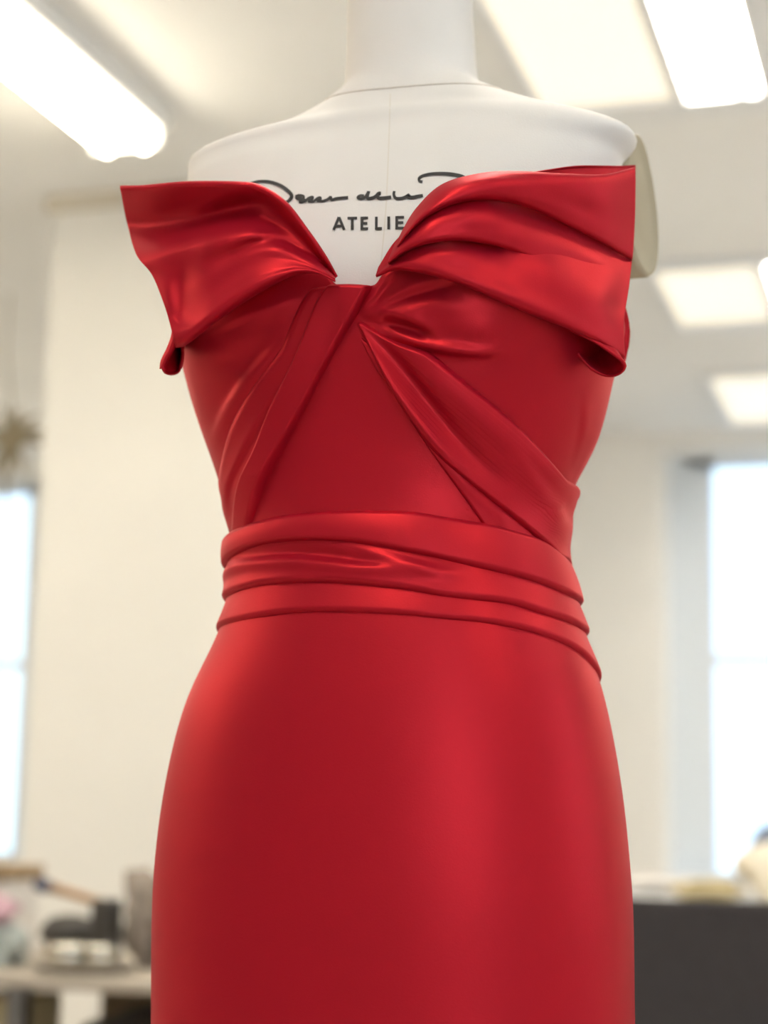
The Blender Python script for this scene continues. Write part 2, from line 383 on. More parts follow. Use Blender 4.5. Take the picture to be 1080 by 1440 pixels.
def creases(PX, items):
    """fold relief in metres: ridge / step lines with amplitude in mm along the line"""
    h = np.zeros(len(PX))
    for it in items:
        kind, line, amps, w_ = it[:4]
        d, al = polydist(PX, line); amp = np.interp(al, np.linspace(0, 1, len(amps)), amps)*1e-3
        if kind == 'ridge': h += amp*np.exp(-(d/w_)**2)
        else:
            s = it[4] if len(it) > 4 else 2.5; w2 = it[5] if len(it) > 5 else w_
            h += amp*-np.tanh(d/s)*np.where(d < 0, np.exp(-(np.abs(d)/w_)**1.4), np.exp(-(np.abs(d)/w2)**1.4))
    return h
def blur2(a, k):
    a = np.stack([smooth1(c, k) for c in a]); return np.stack([smooth1(c, k) for c in a.T], 1)
def roll(dist, e):
    t = np.clip(dist/e, 0, 1); return np.sqrt(np.maximum(0, 1-(1-t)**2))
def drape(name, rows, nu, nv, base, h, parent, e0=5, e1=5, u0=0, u1=0, wrap=False, folds=(), low=-1.0, body=None, plump=None, sink=0):
    """cloth band laid on the body: rows are traced lines across it, base/h its heights (mm) at the edges and crest"""
    body = body or DRESS
    tzr = []
    for r in rows:
        p = resample(r, nu); tz = body.inv(p)
        if wrap:
            k = (tz[:, 0] > math.radians(-60)) & (tz[:, 0] < math.radians(90)); t_ = tz[k]; t_ = t_[np.argsort(t_[:, 0])]
            g = np.linspace(math.radians(-59), math.radians(89), nu); tz = np.stack([g, smooth1(np.interp(g, t_[:, 0], t_[:, 1]), 4)], 1)
        else:
            tz[:, 0] = smooth1(tz[:, 0], 2); tz[:, 1] = smooth1(tz[:, 1], 2)
        tzr.append(tz)
    A = np.stack(tzr)                                     # rows x nu x 2
    vs_ = np.linspace(0, 1, nv); rp = np.linspace(0, 1, len(rows))
    G = np.zeros((nv, nu, 2))
    for k in range(2):
        for j in range(nu):
            G[:, j, k] = np.interp(vs_, rp, A[:, j, k]) if len(rows) == 2 else resample(np.stack([rp, A[:, j, k]], 1), 200)[np.clip((vs_*199).astype(int), 0, 199), 1]
    T, Z = G[..., 0], G[..., 1]
    PX = proj(body.P(T, Z)).reshape(-1, 2)
    P2 = PX.reshape(nv, nu, 2)
    dv = np.vstack([np.zeros(nu), np.cumsum(np.linalg.norm(np.diff(P2, axis=0), axis=2), axis=0)])
    du = np.hstack([np.zeros((nv, 1)), np.cumsum(np.linalg.norm(np.diff(P2, axis=1), axis=2), axis=1)])
    prof = np.ones((nv, nu))
    if e0: prof = prof*roll(dv, e0)
    if e1: prof = prof*roll(dv[-1:]-dv, e1)
    if u0: prof = prof*roll(du, u0)
    if u1: prof = prof*roll(du[:, -1:]-du, u1)
    O = low*1e-3+(np.asarray(h)*1e-3-low*1e-3)*prof
    if sink: O = O*(1-0.75*np.clip(1-(du[:, -1:]-du)/sink, 0, 1))
    if plump is not None: O = O+plump(np.linspace(0, 1, nu)[None], vs_[:, None])*1e-3*prof
    if len(folds): O = O+blur2(creases(PX, folds).reshape(nv, nu), 2)*np.clip(prof*2, 0, 1)
    if wrap:
        nb = 90; k = np.linspace(0, 1, nb+2)[1:-1]; tl, tr = T[:, :1], T[:, -1:]; span = tl+2*math.pi-tr
        zl, zr = Z[:, :1], Z[:, -1:]; ol, orr = O[:, :1], O[:, -1:]; j = 14
        ml = (Z[:, j:j+1]-zl)/(T[:, j:j+1]-tl); mr = (zr-Z[:, -1-j:-j])/(tr-T[:, -1-j:-j])
        h00, h10, h01, h11 = 2*k**3-3*k**2+1, k**3-2*k**2+k, -2*k**3+3*k**2, k**3-k**2
        Zb = h00*zr+h10*span*mr+h01*zl+h11*span*ml
        T = np.hstack([T, tr+span*k]); Z = np.hstack([Z, Zb]); O = np.hstack([O, orr+(ol-orr)*k])
    V = body.S(T, Z, O).reshape(-1, 3)
    return mesh(name, V, grid_faces(nv, T.shape[1], wrap), M['satin'], parent)
def flap(name, rows, nu, nv, parent, folds=(), e0=0, e1=0, thick=0.0012, tuck=6.0, clear=6.0, clamp=True):
    """free-standing cloth: rows of (x, y, depth before the axis)"""
    A = np.stack([resample(r, nu) for r in rows]); rp = np.linspace(0, 1, len(rows)); vs_ = np.linspace(0, 1, nv)
    G = np.zeros((nv, nu, 3))
    for k in range(3):
        for j in range(nu):
            c = resample(np.stack([rp, A[:, j, k]], 1), 300); G[:, j, k] = np.interp(vs_, c[:, 0], c[:, 1])
    px, py, q = [G[..., k].ravel() for k in range(3)]
    sub = slice(None, None, 3)
    qb = np.zeros((nv, nu)); jj = np.arange(0, nu, 4); ii = np.arange(0, nv, 4)
    gx = G[::4, ::4]; qq = DRESS.q(gx[..., 0].ravel(), gx[..., 1].ravel()).reshape(len(ii), len(jj))
    tmp = np.stack([np.interp(np.arange(nu), jj, r) for r in qq]); qb = np.stack([np.interp(np.arange(nv), ii, tmp[:, c]) for c in range(nu)], 1)
    kk = 9
    qb = np.stack([smooth1(c, kk) for c in qb]); qb = np.stack([smooth1(c, kk) for c in qb.T], 1)
    q = q.reshape(nv, nu); mn = qb+clear*1e-3; d = q-mn; q = mn+0.5*(d+np.sqrt(d*d+0.006**2)) if clamp else q
    P2 = G[..., :2]
    dv = np.vstack([np.zeros(nu), np.cumsum(np.linalg.norm(np.diff(P2, axis=0), axis=2), axis=0)])
    if e0: q = q-tuck*1e-3*(1-roll(dv, e0))
    if e1: q = q-tuck*1e-3*(1-roll(dv[-1:]-dv, e1))
    if len(folds): q = q+blur2(creases(np.stack([px, py], 1), folds).reshape(nv, nu), 4)
    V = at_depth(px, py, q.ravel())
    o = mesh(name, V, grid_faces(nv, nu), M['satin'], parent)
    s = o.modifiers.new('thickness', 'SOLIDIFY'); s.thickness = thick; s.offset = 0
    return o
# ------------------------------------------------------------------ dress form
form = empty('dress_form', (0, 0, 0), 'cream linen tailor\'s dress form wearing the red gown, with black lettering on its chest', 'mannequin')
tt = np.linspace(0, 2*math.pi, 160, endpoint=False)
def neck_z(t): return 1.690-0.010*np.cos(t-0.15)          # the neck seam dips at the front
ff = np.concatenate([np.linspace(0, 0.68, 60), np.linspace(0.68, 1, 170)[1:]])
TT, FF = np.meshgrid(tt, ff); ZZ = 0.80+FF*(neck_z(TT)-0.80)
mesh('torso', FORM.P(TT, ZZ).reshape(-1, 3), grid_faces(len(ff), 160, True), M['linen'], form)
ff = np.linspace(0, 1, 50); TT, FF = np.meshgrid(tt, ff); ZZ = neck_z(TT)-0.004+FF*(1.79-neck_z(TT)+0.004)
mesh('neck', FORM.S(TT, ZZ, np.full(TT.shape, 0.0008)).reshape(-1, 3), grid_faces(50, 160, True), M['linen'], form)
lathe('neck_cap', [(0.0475, 0), (0.049, .004), (0.049, .012), (0.03, .02), (0.012, .024)], (float(np.interp(1.79, ZS, FORM.cx)), float(np.interp(1.79, ZS, FORM.cy)), 1.788), M['wood'], form)
lathe('stand_pole', [(0.016, 0), (0.016, .74)], (0, 0, 0.07), M['iron'], form, 20)
lathe('stand_base', [(0.05, 0.075), (0.045, .09), (0.16, .06), (0.2, .02), (0.2, 0.0)][::-1], (0, 0, 0), M['iron'], form, 40)
# arm plates: domed oval caps closing the armholes
def arm_plate(px, py, q, ry, rz, face):
    c = at_depth([px], [py], [q])[0]
    nrm = np.array(face, float); nrm /= np.linalg.norm(nrm); e1 = np.cross([0, 0, 1.0], nrm); e1 /= np.linalg.norm(e1); e2 = np.cross(nrm, e1)
    vs = []; seg = 48
    prof = [(0.96, -0.045), (1.0, 0.0), (0.97, .004), (0.9, .004), (0.86, .002), (0.5, .003), (0.02, .003)]
    for k_, hh in prof:
        for i in range(seg):
            a = 2*math.pi*i/seg; vs.append(c+e1*ry*k_*math.cos(a)*(1-0.18*math.sin(a))+e2*rz*k_*math.sin(a)+nrm*hh)
    return mesh('arm_plate', vs, grid_faces(len(prof), seg, True), M['armhole'], form)
arm_plate(897, 288, -0.006, 0.047, 0.056, (1, -0.10, 0.03))
def ribbon(name, pts, wpx, material, parent, off=0.0005, n=None, taper=False):
    """a printed or stitched line lying on the form"""
    n = n or max(6, int(len(pts)*7)); c = resample(pts, n)[:, :2]; t = np.gradient(c, axis=0); t /= np.linalg.norm(t, axis=1)[:, None]+1e-9
    nn = np.stack([-t[:, 1], t[:, 0]], 1); hw = np.full(n, wpx/2)
    if taper: hw = hw*(0.85+0.15*np.sin(np.linspace(0.6, 2.6, n)*2.2+len(pts)))
    cols = [c+nn*hw[:, None]*s for s in (-1, 1)]
    tz = [FORM.inv(x) for x in cols]
    V = np.stack([FORM.S(a[:, 0], a[:, 1], np.full(n, off)) for a in tz], 1).reshape(-1, 3)
    fs = grid_faces(n, 2)
    return mesh(name, V, fs, material, parent)
ribbon('centre_seam', [(549, 132), (547, 200), (543, 290), (538, 350), (533, 398)], 1.6, M['seam'], form, 0.0003)
nb = FORM
th_ = np.linspace(0, 2*math.pi, 120, endpoint=False); 
tube('neck_seam', [p for p in FORM.S(th_, neck_z(th_)-0.004, np.full(120, 0.0002))], 0.0006, M['seam'], form, 6, True)
# signature strokes and block letters, traced on the chest
def sg(pts): return [(340+x/3.176, 220+y/3.176) for x, y in pts]
SIG = [[(30, 128), (48, 121), (80, 114), (125, 116), (175, 133), (212, 160), (224, 180), (212, 200), (188, 212), (175, 212)],
       [(242, 183), (258, 178), (276, 182), (268, 192), (250, 190), (246, 184), (262, 190), (280, 196), (270, 206), (258, 205), (282, 202), (302, 188), (318, 184), (312, 196), (300, 203), (322, 203), (338, 190), (352, 186), (350, 198), (336, 200), (362, 202), (385, 194), (398, 184), (402, 196), (428, 190), (476, 186)],
       [(548, 178), (530, 177), (519, 186), (532, 192), (550, 186), (562, 170), (568, 158), (562, 176), (564, 190), (584, 188), (604, 178), (618, 166), (606, 174), (612, 188), (636, 188), (668, 184)],
       [(682, 157), (680, 172), (688, 188), (712, 190), (732, 184), (748, 175), (744, 184), (762, 186), (785, 181), (810, 177)],
       [(808, 116), (794, 112), (794, 98), (815, 87), (855, 80), (915, 80), (970, 88), (1005, 102), (1025, 118), (1030, 135)],
       [(876, 142), (878, 158), (886, 168), (898, 152), (925, 140), (965, 128), (1000, 122)]]
for s in SIG: tag(ribbon('signature_stroke', sg(s), 5.2, M['ink'], form, 0.0006, len(s)*9, True))
def letter(strokes):
    bm_v, bm_f = [], []
    for (x0, y0, x1, y1) in strokes:
        n = 8; c = np.stack([np.linspace(x0, x1, n), np.linspace(y0, y1, n)], 1); t = (c[-1]-c[0]); t /= np.linalg.norm(t); nn = np.array([-t[1], t[0]])
        k = len(bm_v)
        for i in range(n):
            for s in (-1, 1):
                p = c[i]+nn*s*1.95; tz = FORM.inv([p])[0]
                bm_v.append(FORM.S(tz[0:1], tz[1:2], np.array([0.0006]))[0])
        bm_f += [tuple(k+i for i in f) for f in grid_faces(n, 2)]
    return mesh('letter', bm_v, bm_f, M['ink'], form, False)
yt, yb, ym = 307.0, 322.0, 314.5
tl = lambda x: -(x-525)*0.018                       # the line of print tilts a hair with the form
def E_(x0, x1): return [(x0+1.7, yt-1.6+tl(x0), x0+1.7, yb+1.6+tl(x0)), (x0, yt+tl(x0), x1, yt+tl(x1)), (x0, ym+tl(x0), x1-1, ym+tl(x1)), (x0, yb+tl(x0), x1, yb+tl(x1))]
letter([(469.5, yb+2, 477, yt-1), (477, yt-1, 484.5, yb+2), (472, 318.5, 482, 318.5)])
letter([(489, yt+.6, 502.5, yt+.3), (495.7, yt, 495.7, yb+2)])
letter(E_(507.5, 518)); letter([(529.5, yt-1.6, 529.5, yb+1.6), (528, yb, 537.5, yb-.2)])
letter([(547.0, yt-1.9, 547.0, yb+1.3)]); letter(E_(556.5, 568.5))
letter([(579, yt-2, 579, yb+1), (577.5, yt-.5, 586, yt-.5), (586, yt-.5, 589, 310), (589, 310, 586, 314), (586, 314, 578, 314), (583, 314, 590, yb+1)])
# ------------------------------------------------------------------ the gown
gown = empty('evening_gown', (0, 0, 0), 'strapless crimson satin gown with folded bow bust, crossed straps and draped waist sash', 'dress')
# skirt
zs_ = np.concatenate([np.linspace(0.06, 0.9, 60), np.linspace(0.905, 1.34, 120)]); tt = np.linspace(0, 2*math.pi, 220, endpoint=False)
TT, ZZ = np.meshgrid(tt, zs_)
o = mesh('skirt', DRESS.S(TT, ZZ, np.full(TT.shape, 0.001)).reshape(-1, 3), grid_faces(len(zs_), 220, True), M['satin'], gown)
# bodice shell with the soft pleats that radiate from the knot
def bodice():
    th = np.radians(np.concatenate([np.linspace(-85, 115, 420), np.linspace(115, 275, 60)[1:-1]])); nt_ = len(th)
    ln = DRESS.inv(resample([(262, 440), (300, 395), (350, 368), (400, 358), (440, 364), (458, 378), (467, 392), (473, 398), (500, 400), (528, 399), (534, 391), (548, 370), (580, 358), (640, 350), (750, 350), (840, 380)], 160))
    k_ = np.argsort(ln[:, 0]); ln = ln[k_]
    def top(t): return np.interp(t, np.r_[math.radians(-95), ln[:, 0], math.radians(115), math.radians(180), math.radians(268)], np.r_[1.47, ln[:, 1], 1.485, 1.47, 1.47])
    v = np.linspace(0, 1, 260); T = np.repeat(th[None], 260, 0); zt = smooth1(top(th), 2); Z = 1.33+(zt[None]-1.33)*v[:, None]
    PX = proj(DRESS.P(T, Z)).reshape(-1, 2)
    fold = [('step', [(508, 447), (554, 450), (591, 461), (620, 480)], [0, 7, 8, 0], 26, 3.0, 15),
            ('ridge', [(515, 453), (554, 469), (591, 481), (647, 491), (687, 492), (714, 479)], [0, 3.0, 4.5, 4.5, 3, 0], 9),
            ('step', [(530, 463), (591, 486), (647, 497), (690, 499), (716, 487)], [0, 2, 3, 3, 0], 10, 3.0, 18),
            ('ridge', [(600, 440), (640, 455), (690, 466), (720, 462)], [0, 3, 3, 0], 22),
            ('step', [(508, 444), (545, 428), (585, 410), (630, 397)], [0, 3, 3.5, 2], 22, 2.5, 10),
            ('step', [(508, 440), (527, 424), (540, 408), (548, 396)], [0, 2, 3, 3], 10, 2.0, 10),
            ('ridge', [(510, 446), (560, 438), (620, 430), (680, 434)], [0, 2.5, 3, 0], 14),
            ('step', [(262, 486), (300, 468), (350, 448), (400, 430), (430, 416)], [0, 1.5, 2, 2, 0], 22, 4, 18),
            ('ridge', [(330, 462), (370, 445), (400, 434), (425, 424)], [0, 2, 3, 1], 9),
            ('ridge', [(300, 640), (318, 595), (350, 545), (390, 485), (415, 445)], [0, 1.8, 2.0, 1.8, 0], 13),
            ('step', [(300, 615), (325, 560), (362, 510), (410, 470)], [0, -2, -2.5, 0], 20, 5, 12),
            ('ridge', [(265, 520), (300, 515), (345, 500), (395, 470)], [0, -2, -2, 0], 18),
            ('ridge', [(860, 530), (838, 600), (812, 690)], [0, 2, 2], 10),
            ('step', [(818, 540), (815, 600), (800, 660)], [0, 1.2, 0], 14, 4, 10)]
    O = 0.002+blur2(creases(PX, fold).reshape(260, nt_), 2)
    front = (np.cos(T-PSI) > 0.05); O = np.where(front, O, 0.002)
    O = O-0.008*(1-roll((1-v)[:, None]*0.21, 0.006))
    return mesh('bodice', DRESS.S(T, Z, O).reshape(-1, 3), grid_faces(260, nt_, True), M['satin'], gown)
bodice()
# right crossed strap: narrow under-pleat, then the broad one
strap = drape('crossed_strap', [[(506, 449), (554, 478), (602, 494), (628, 513), (665, 544), (717, 589), (761, 637), (800, 690), (807, 722), (803, 760), (806, 800), (806, 832)],
                        [(503, 451), (540, 498), (585, 545), (630, 590), (672, 632), (722, 680), (766, 728), (786, 770), (796, 805), (803, 838)],
                        [(500, 452), (530, 505), (565, 570), (598, 622), (628, 655), (680, 700), (739, 752), (770, 785), (790, 815), (800, 845)]],
      200, 110, 0, 8.5, gown, 7, 6, 10, 8,
      folds=[('ridge', [(505, 455), (540, 488), (572, 524), (628, 598), (662, 640), (710, 690)], [-2, -6, -7, -6, -4, 0], 13),
             ('ridge', [(503, 456), (530, 495), (560, 545), (600, 605), (640, 655)], [0, 3, 4, 4, 2], 8),
             ('ridge', [(560, 495), (620, 535), (690, 600), (750, 670), (785, 740)], [0, 3, 4, 4, 3], 22),
             ('ridge', [(700, 600), (745, 660), (785, 725), (800, 800)], [0, -2, -2.5, 0], 12)])
drape('crossed_strap', [[(520, 480), (560, 545), (605, 612), (655, 668), (715, 718), (765, 768)],
                        [(505, 470), (524, 508), (565, 572), (606, 636), (647, 695), (672, 732), (690, 765)]],
      120, 40, 0, 4.5, gown, 3, 5, 10, 0, folds=[('ridge', [(590, 600), (640, 668), (700, 730)], [0, 1.5, 1.5], 9)])
# left strap that passes over the neckline and holds the twist
drape('knot_band', [[(466, 400), (444, 432), (418, 498), (385, 570), (364, 632), (341, 686), (330, 741), (328, 775)],
                    [(498, 399), (480, 434), (448, 502), (408, 584), (378, 650), (355, 705), (345, 741), (341, 775)],
                    [(529, 401), (507, 439), (465, 510), (418, 602), (382, 670), (366, 712), (358, 738), (353, 772)]],
      170, 80, 0, 11, gown, 8, 8, 9, 0, sink=110, folds=[('ridge', [(500, 402), (470, 470), (430, 545), (390, 630)], [0, -1.5, -1.5, 0], 16)])
drape('knot_band', [[(440, 404), (424, 424), (406, 463), (394, 492), (358, 540), (329, 593), (314, 650), (313, 690), (318, 760)],
                    [(456, 402), (440, 430), (420, 480), (402, 520), (368, 580), (342, 635), (326, 690), (322, 725), (326, 770)],
                    [(474, 400), (452, 432), (426, 498), (393, 570), (372, 632), (349, 686), (338, 741), (335, 780)]],
      160, 60, 0, 6.5, gown, 14, 0, 9, 0, sink=90, folds=[('step', [(330, 745), (331, 690), (350, 640), (380, 575), (400, 540)], [0, 1.6, 1.6, 1.4, 0], 10, 2.5, 8)])
# sash: three overlapping folds right round the waist, top one outermost
E1t = [(321, 762), (333, 746), (360, 735), (399, 725), (447, 720), (510, 718), (580, 720), (616, 726), (677, 736), (716, 746), (752, 758), (777, 778), (792, 800), (800, 838)]
E1b = [(312, 824), (319, 808), (336, 788), (363, 774), (397, 767), (447, 765), (491, 767), (530, 773), (580, 783), (616, 791), (671, 805), (727, 819), (766, 833), (802, 852), (813, 868)]
E2b = [(304, 872), (318, 846), (349, 832), (377, 826), (419, 823), (474, 823), (530, 828), (580, 834), (616, 841), (671, 848), (713, 853), (754, 866), (796, 880), (822, 896)]
E3b = [(299, 901), (311, 884), (336, 875), (377, 868), (419, 863), (474, 862), (530, 864), (580, 867), (616, 871), (671, 876), (713, 883), (754, 893), (796, 909), (824, 929), (838, 952)]
sash = empty('waist_sash'); sash.parent = gown
def up(line, k): return [(x, y-k) for x, y in line]
drape('sash_fold', [E1t, E1b], 260, 46, 0, 8.0, sash, 10, 8, wrap=True, low=0.5, plump=lambda u, v: 1.5*np.sin(math.pi*v)+2.0*v)
drape('sash_fold', [up(E1b, 10), E2b], 260, 46, 0, 6.0, sash, 4, 9, wrap=True, low=0.2, plump=lambda u, v: 1.5*v,
      folds=[('ridge', [(335, 790), (400, 780), (450, 781), (520, 790), (560, 796)], [0, -3, -4, -4, 0], 8),
             ('ridge', [(316, 812), (349, 797), (397, 793), (447, 796), (502, 803), (570, 806), (640, 815)], [2, 3, 3, 3, 3, 1.5, 0], 9),
             ('ridge', [(470, 778), (540, 788), (610, 808), (660, 812)], [0, 2.5, 3, 0], 9)])
drape('sash_fold', [up(E2b, 10), E3b], 260, 40, 0, 3.0, sash, 4, 8, wrap=True, low=-0.8, plump=lambda u, v: 1.5*v)
# left bow wing
ql = lambda x: float(np.interp(x, [165, 230, 300, 380, 440, 475], [.060, .092, .118, .132, .138, .136]))
def wl(pts, d=0.0):
    dd = np.interp(np.linspace(0, 1, len(pts)), np.linspace(0, 1, np.size(d)), np.atleast_1d(d))
    return [(x, y, ql(x)+k) for (x, y), k in zip(pts, dd)]
flap('bow_wing', [wl([(474, 389), (458, 360), (432, 322), (402, 284), (366, 261), (330, 256), (260, 256), (204, 261), (169, 262)], [-.004, -.002, .006, .018, .024]),
                  wl([(472, 391), (448, 364), (418, 338), (385, 314), (350, 300), (310, 300), (260, 306), (215, 312), (179, 312)], [-.010, -.012, -.016, -.018]),
                  wl([(471, 392), (442, 371), (410, 354), (375, 340), (340, 334), (300, 340), (262, 350), (222, 356), (192, 358)], .004),
                  wl([(471, 393), (440, 376), (404, 366), (368, 364), (330, 371), (296, 384), (265, 396), (238, 400), (214, 386)], .006),
                  wl([(471, 394), (440, 379), (405, 377), (367, 386), (328, 405), (294, 428), (268, 446), (250, 448), (232, 430)], .006),
                  wl([(471, 395), (442, 382), (407, 383), (368, 398), (329, 421), (296, 445), (268, 465), (254, 472), (243, 469)], .008),
                  wl([(472, 396), (447, 384), (410, 388), (370, 408), (330, 433), (297, 457), (272, 477), (258, 486), (247, 488)], .003)],
     210, 170, gown, e0=6, e1=7, tuck=7,
     folds=[('step', [(250, 318), (300, 292), (345, 276), (385, 283), (425, 325), (466, 384)], [0, 5, 7, 8, 5, 1], 16, 5, 34),
            ('ridge', [(200, 372), (240, 352), (290, 335), (345, 312), (388, 296), (430, 332), (465, 378)], [3, 5, 6, 6, 5, 3, 0], 16),
            ('step', [(280, 366), (320, 350), (360, 336), (400, 336), (440, 362), (466, 386)], [0, 5, 9, 8, 5, 0], 20, 4, 18),
            ('ridge', [(300, 385), (350, 356), (400, 348), (440, 368)], [0, 3, 5, 2], 12),
            ('ridge', [(262, 365), (258, 400), (252, 440), (247, 470)], [0, -5, -5, 0], 11),
            ('ridge', [(228, 400), (246, 440), (244, 480)], [2, 4, 2], 12),
            ('ridge', [(420, 372), (360, 392), (300, 430), (262, 470)], [0, 3, 3, 2], 14)])
# the outer left edge turns down into a small open curl
def curl(ringpx, qf, qb_, shift, cen, name='curl'):
    r = resample(list(ringpx)+[ringpx[0]], 61)[:-1]
    yy = r[:, 1]; t = (np.arange(60)/60.0)
    q0 = np.interp(t, [0, .45, .55, 1], [qf, qf, qb_, qb_]); k = np.exp(-((t-0.0)/.06)**2)+np.exp(-((t-1.0)/.06)**2)
    q0 = q0*(1-k)+k*(qf+qb_)/2; q0 = np.convolve(np.r_[q0[-6:], q0, q0[:6]], np.ones(9)/9, mode='same')[6:-6]
    ring0 = at_depth(r[:, 0], r[:, 1], q0); c = np.array(cen, float)
    out = [ring0]
    for s, (sx_, sy_, dq) in zip((0.92, 0.8, 0.55), [(a*f_, b*f_, d*f_) for f_ in (0.35, 0.8, 1.3) for a, b, d in [shift]]):
        p = c+(r-c)*s+np.array([sx_, sy_]); out.append(at_depth(p[:, 0], p[:, 1], q0+dq))
    V = np.vstack(out+[out[-1].mean(0)[None]]); fs = grid_faces(4, 60, True)+[(180+i, 180+(i+1) % 60, 240) for i in range(60)]
    e = mesh(name, V, fs, M['satin'], gown)
    s_ = e.modifiers.new('thickness', 'SOLIDIFY'); s_.thickness = 0.001; s_.offset = 0
    tube('hem', ring0, 0.0013, M['satin'], e, 8, True)
    return e
curl([(249, 478), (240, 494), (232, 508), (229, 516), (234, 524), (245, 525), (252, 520), (256, 508), (257, 492), (254, 482)], .094, .062, (8, -34, -.03), (243, 507))
flap('bow_wing', [[(243, 462, .100), (241, 474, .099), (235, 490, .096), (227, 507, .093), (225, 519, .091)],
                  [(249, 462, .104), (246, 476, .102), (240, 491, .099), (232, 507, .096), (229, 518, .093)],
                  [(256, 466, .101), (251, 479, .099), (243, 494, .097), (235, 509, .094), (231, 519, .091)]], 60, 20, gown, clamp=False)
# right bow wing
qr = lambda x: float(np.interp(x, [525, 580, 660, 740, 800, 860, 895], [.136, .150, .153, .143, .128, .105, .080]))
def wr_(pts, d=0.0):
    dd = np.interp(np.linspace(0, 1, len(pts)), np.linspace(0, 1, np.size(d)), np.atleast_1d(d))
    return [(x, y, qr(x)+k) for (x, y), k in zip(pts, dd)]
# lowest layer
flap('bow_wing', [wr_([(533, 376), (556, 340), (584, 318), (618, 306), (665, 304), (720, 310), (780, 325), (830, 338), (890, 350)], [-.004, -.007, -.006, -.006]),
                  wr_([(530, 385), (560, 362), (600, 350), (650, 352), (705, 358), (760, 368), (810, 380), (850, 390), (884, 402)], [0, 0, .002, .006]),
                  wr_([(529, 388), (560, 372), (605, 372), (655, 384), (705, 402), (755, 420), (800, 434), (840, 446), (877, 452)], [.004, .004, .008, .014]),
                  wr_([(529, 389), (560, 379), (612, 388), (660, 404), (705, 424), (758, 446), (800, 462), (842, 482), (878, 506)], [.003, .003, .006, .012])],
     230, 120, gown, e0=0, e1=7, tuck=7,
     folds=[('ridge', [(560, 370), (600, 355), (640, 352), (680, 372), (700, 395)], [0, 4, 6, 3, 0], 20),
            ('ridge', [(600, 342), (650, 338), (690, 345), (715, 370)], [0, -5, -6, 0], 14),
            ('ridge', [(720, 350), (780, 385), (840, 425), (868, 470)], [0, 4, 5, 2], 28),
            ('ridge', [(868, 395), (868, 430), (862, 470)], [0, -3, 0], 12),
            ('ridge', [(545, 382), (600, 379), (680, 402), (760, 435), (860, 485)], [0, 2, 2.5, 2.5, 2], 10)])
# middle layer, merging into the lowest one towards the right
flap('bow_wing', [wr_([(556, 344), (571, 320), (598, 290), (630, 268), (668, 256), (725, 258), (790, 270), (850, 295), (891, 320)], [.000, -.003, -.006, -.010, -.012]),
                  wr_([(547, 366), (566, 344), (596, 318), (630, 300), (670, 292), (720, 298), (785, 322), (842, 348), (888, 366)], [.008, .010, .006, -.002, -.004]),
                  wr_([(546, 369), (568, 352), (600, 336), (640, 326), (690, 324), (740, 334), (792, 354), (842, 376), (882, 392)], [.010, .013, .008, .002, .002]),
                  wr_([(546, 371), (572, 353), (606, 341), (648, 338), (700, 346), (750, 366), (800, 394), (845, 416), (878, 424)], [.006, .011, .006, -.002, -.002])],
     220, 90, gown, e0=0, e1=8, tuck=6,
     folds=[('ridge', [(570, 338), (620, 308), (680, 305), (740, 320)], [0, 3, 4, 0], 18)])
# top fold, the largest overhang at the right
flap('bow_wing', [wr_([(560, 345), (566, 326), (588, 291), (624, 259), (680, 244), (735, 242), (790, 245), (850, 246), (893, 236)], [.000, .000, .006, .016, .020]),
                  wr_([(560, 346), (570, 326), (594, 296), (630, 268), (680, 254), (735, 256), (795, 264), (850, 266), (893, 262)], [.006, .010, .014, .018, .020]),
                  wr_([(559, 347), (574, 326), (600, 300), (636, 280), (684, 270), (738, 276), (795, 292), (850, 308), (892, 310)], [.012, .016, .016, .014, .012]),
                  wr_([(559, 348), (578, 325), (604, 303), (640, 286), (688, 281), (738, 290), (795, 315), (845, 340), (889, 366)], [.008, .012, .010, .006, .004])],
     220, 90, gown, e0=5, e1=8, tuck=5,
     folds=[('ridge', [(590, 300), (640, 266), (700, 256), (770, 262)], [0, 2, 2, 0], 12),
            ('ridge', [(700, 256), (760, 275), (830, 300), (880, 330)], [0, -2, -3, 0], 20)])
flap('bow_wing', [wr_([(742, 244), (775, 238), (812, 233), (855, 233), (893, 234)], -.016),
                  wr_([(742, 248), (775, 244), (812, 242), (855, 242), (893, 238)], -.018),
                  wr_([(745, 280), (790, 280), (825, 285), (860, 290), (890, 290)], -.014)],
     80, 30, gown, clamp=False)
curl([(794, 460), (815, 469), (840, 482), (862, 497), (877, 510), (877, 519), (866, 527), (850, 527), (832, 518), (815, 500), (803, 480)], .124, .100, (-12, -34, -.022), (850, 508))
# soft fold of the wing that shows behind its right end
flap('bow_wing', [[(866, 420, .03), (876, 424, .02), (884, 450, .0), (886, 466, -.01)],
                  [(860, 460, .04), (874, 470, .03), (882, 480, .01), (884, 488, .0)],
                  [(850, 505, .05), (868, 510, .04), (876, 510, .03), (879, 508, .02)]], 40, 40, gown, clear=2)
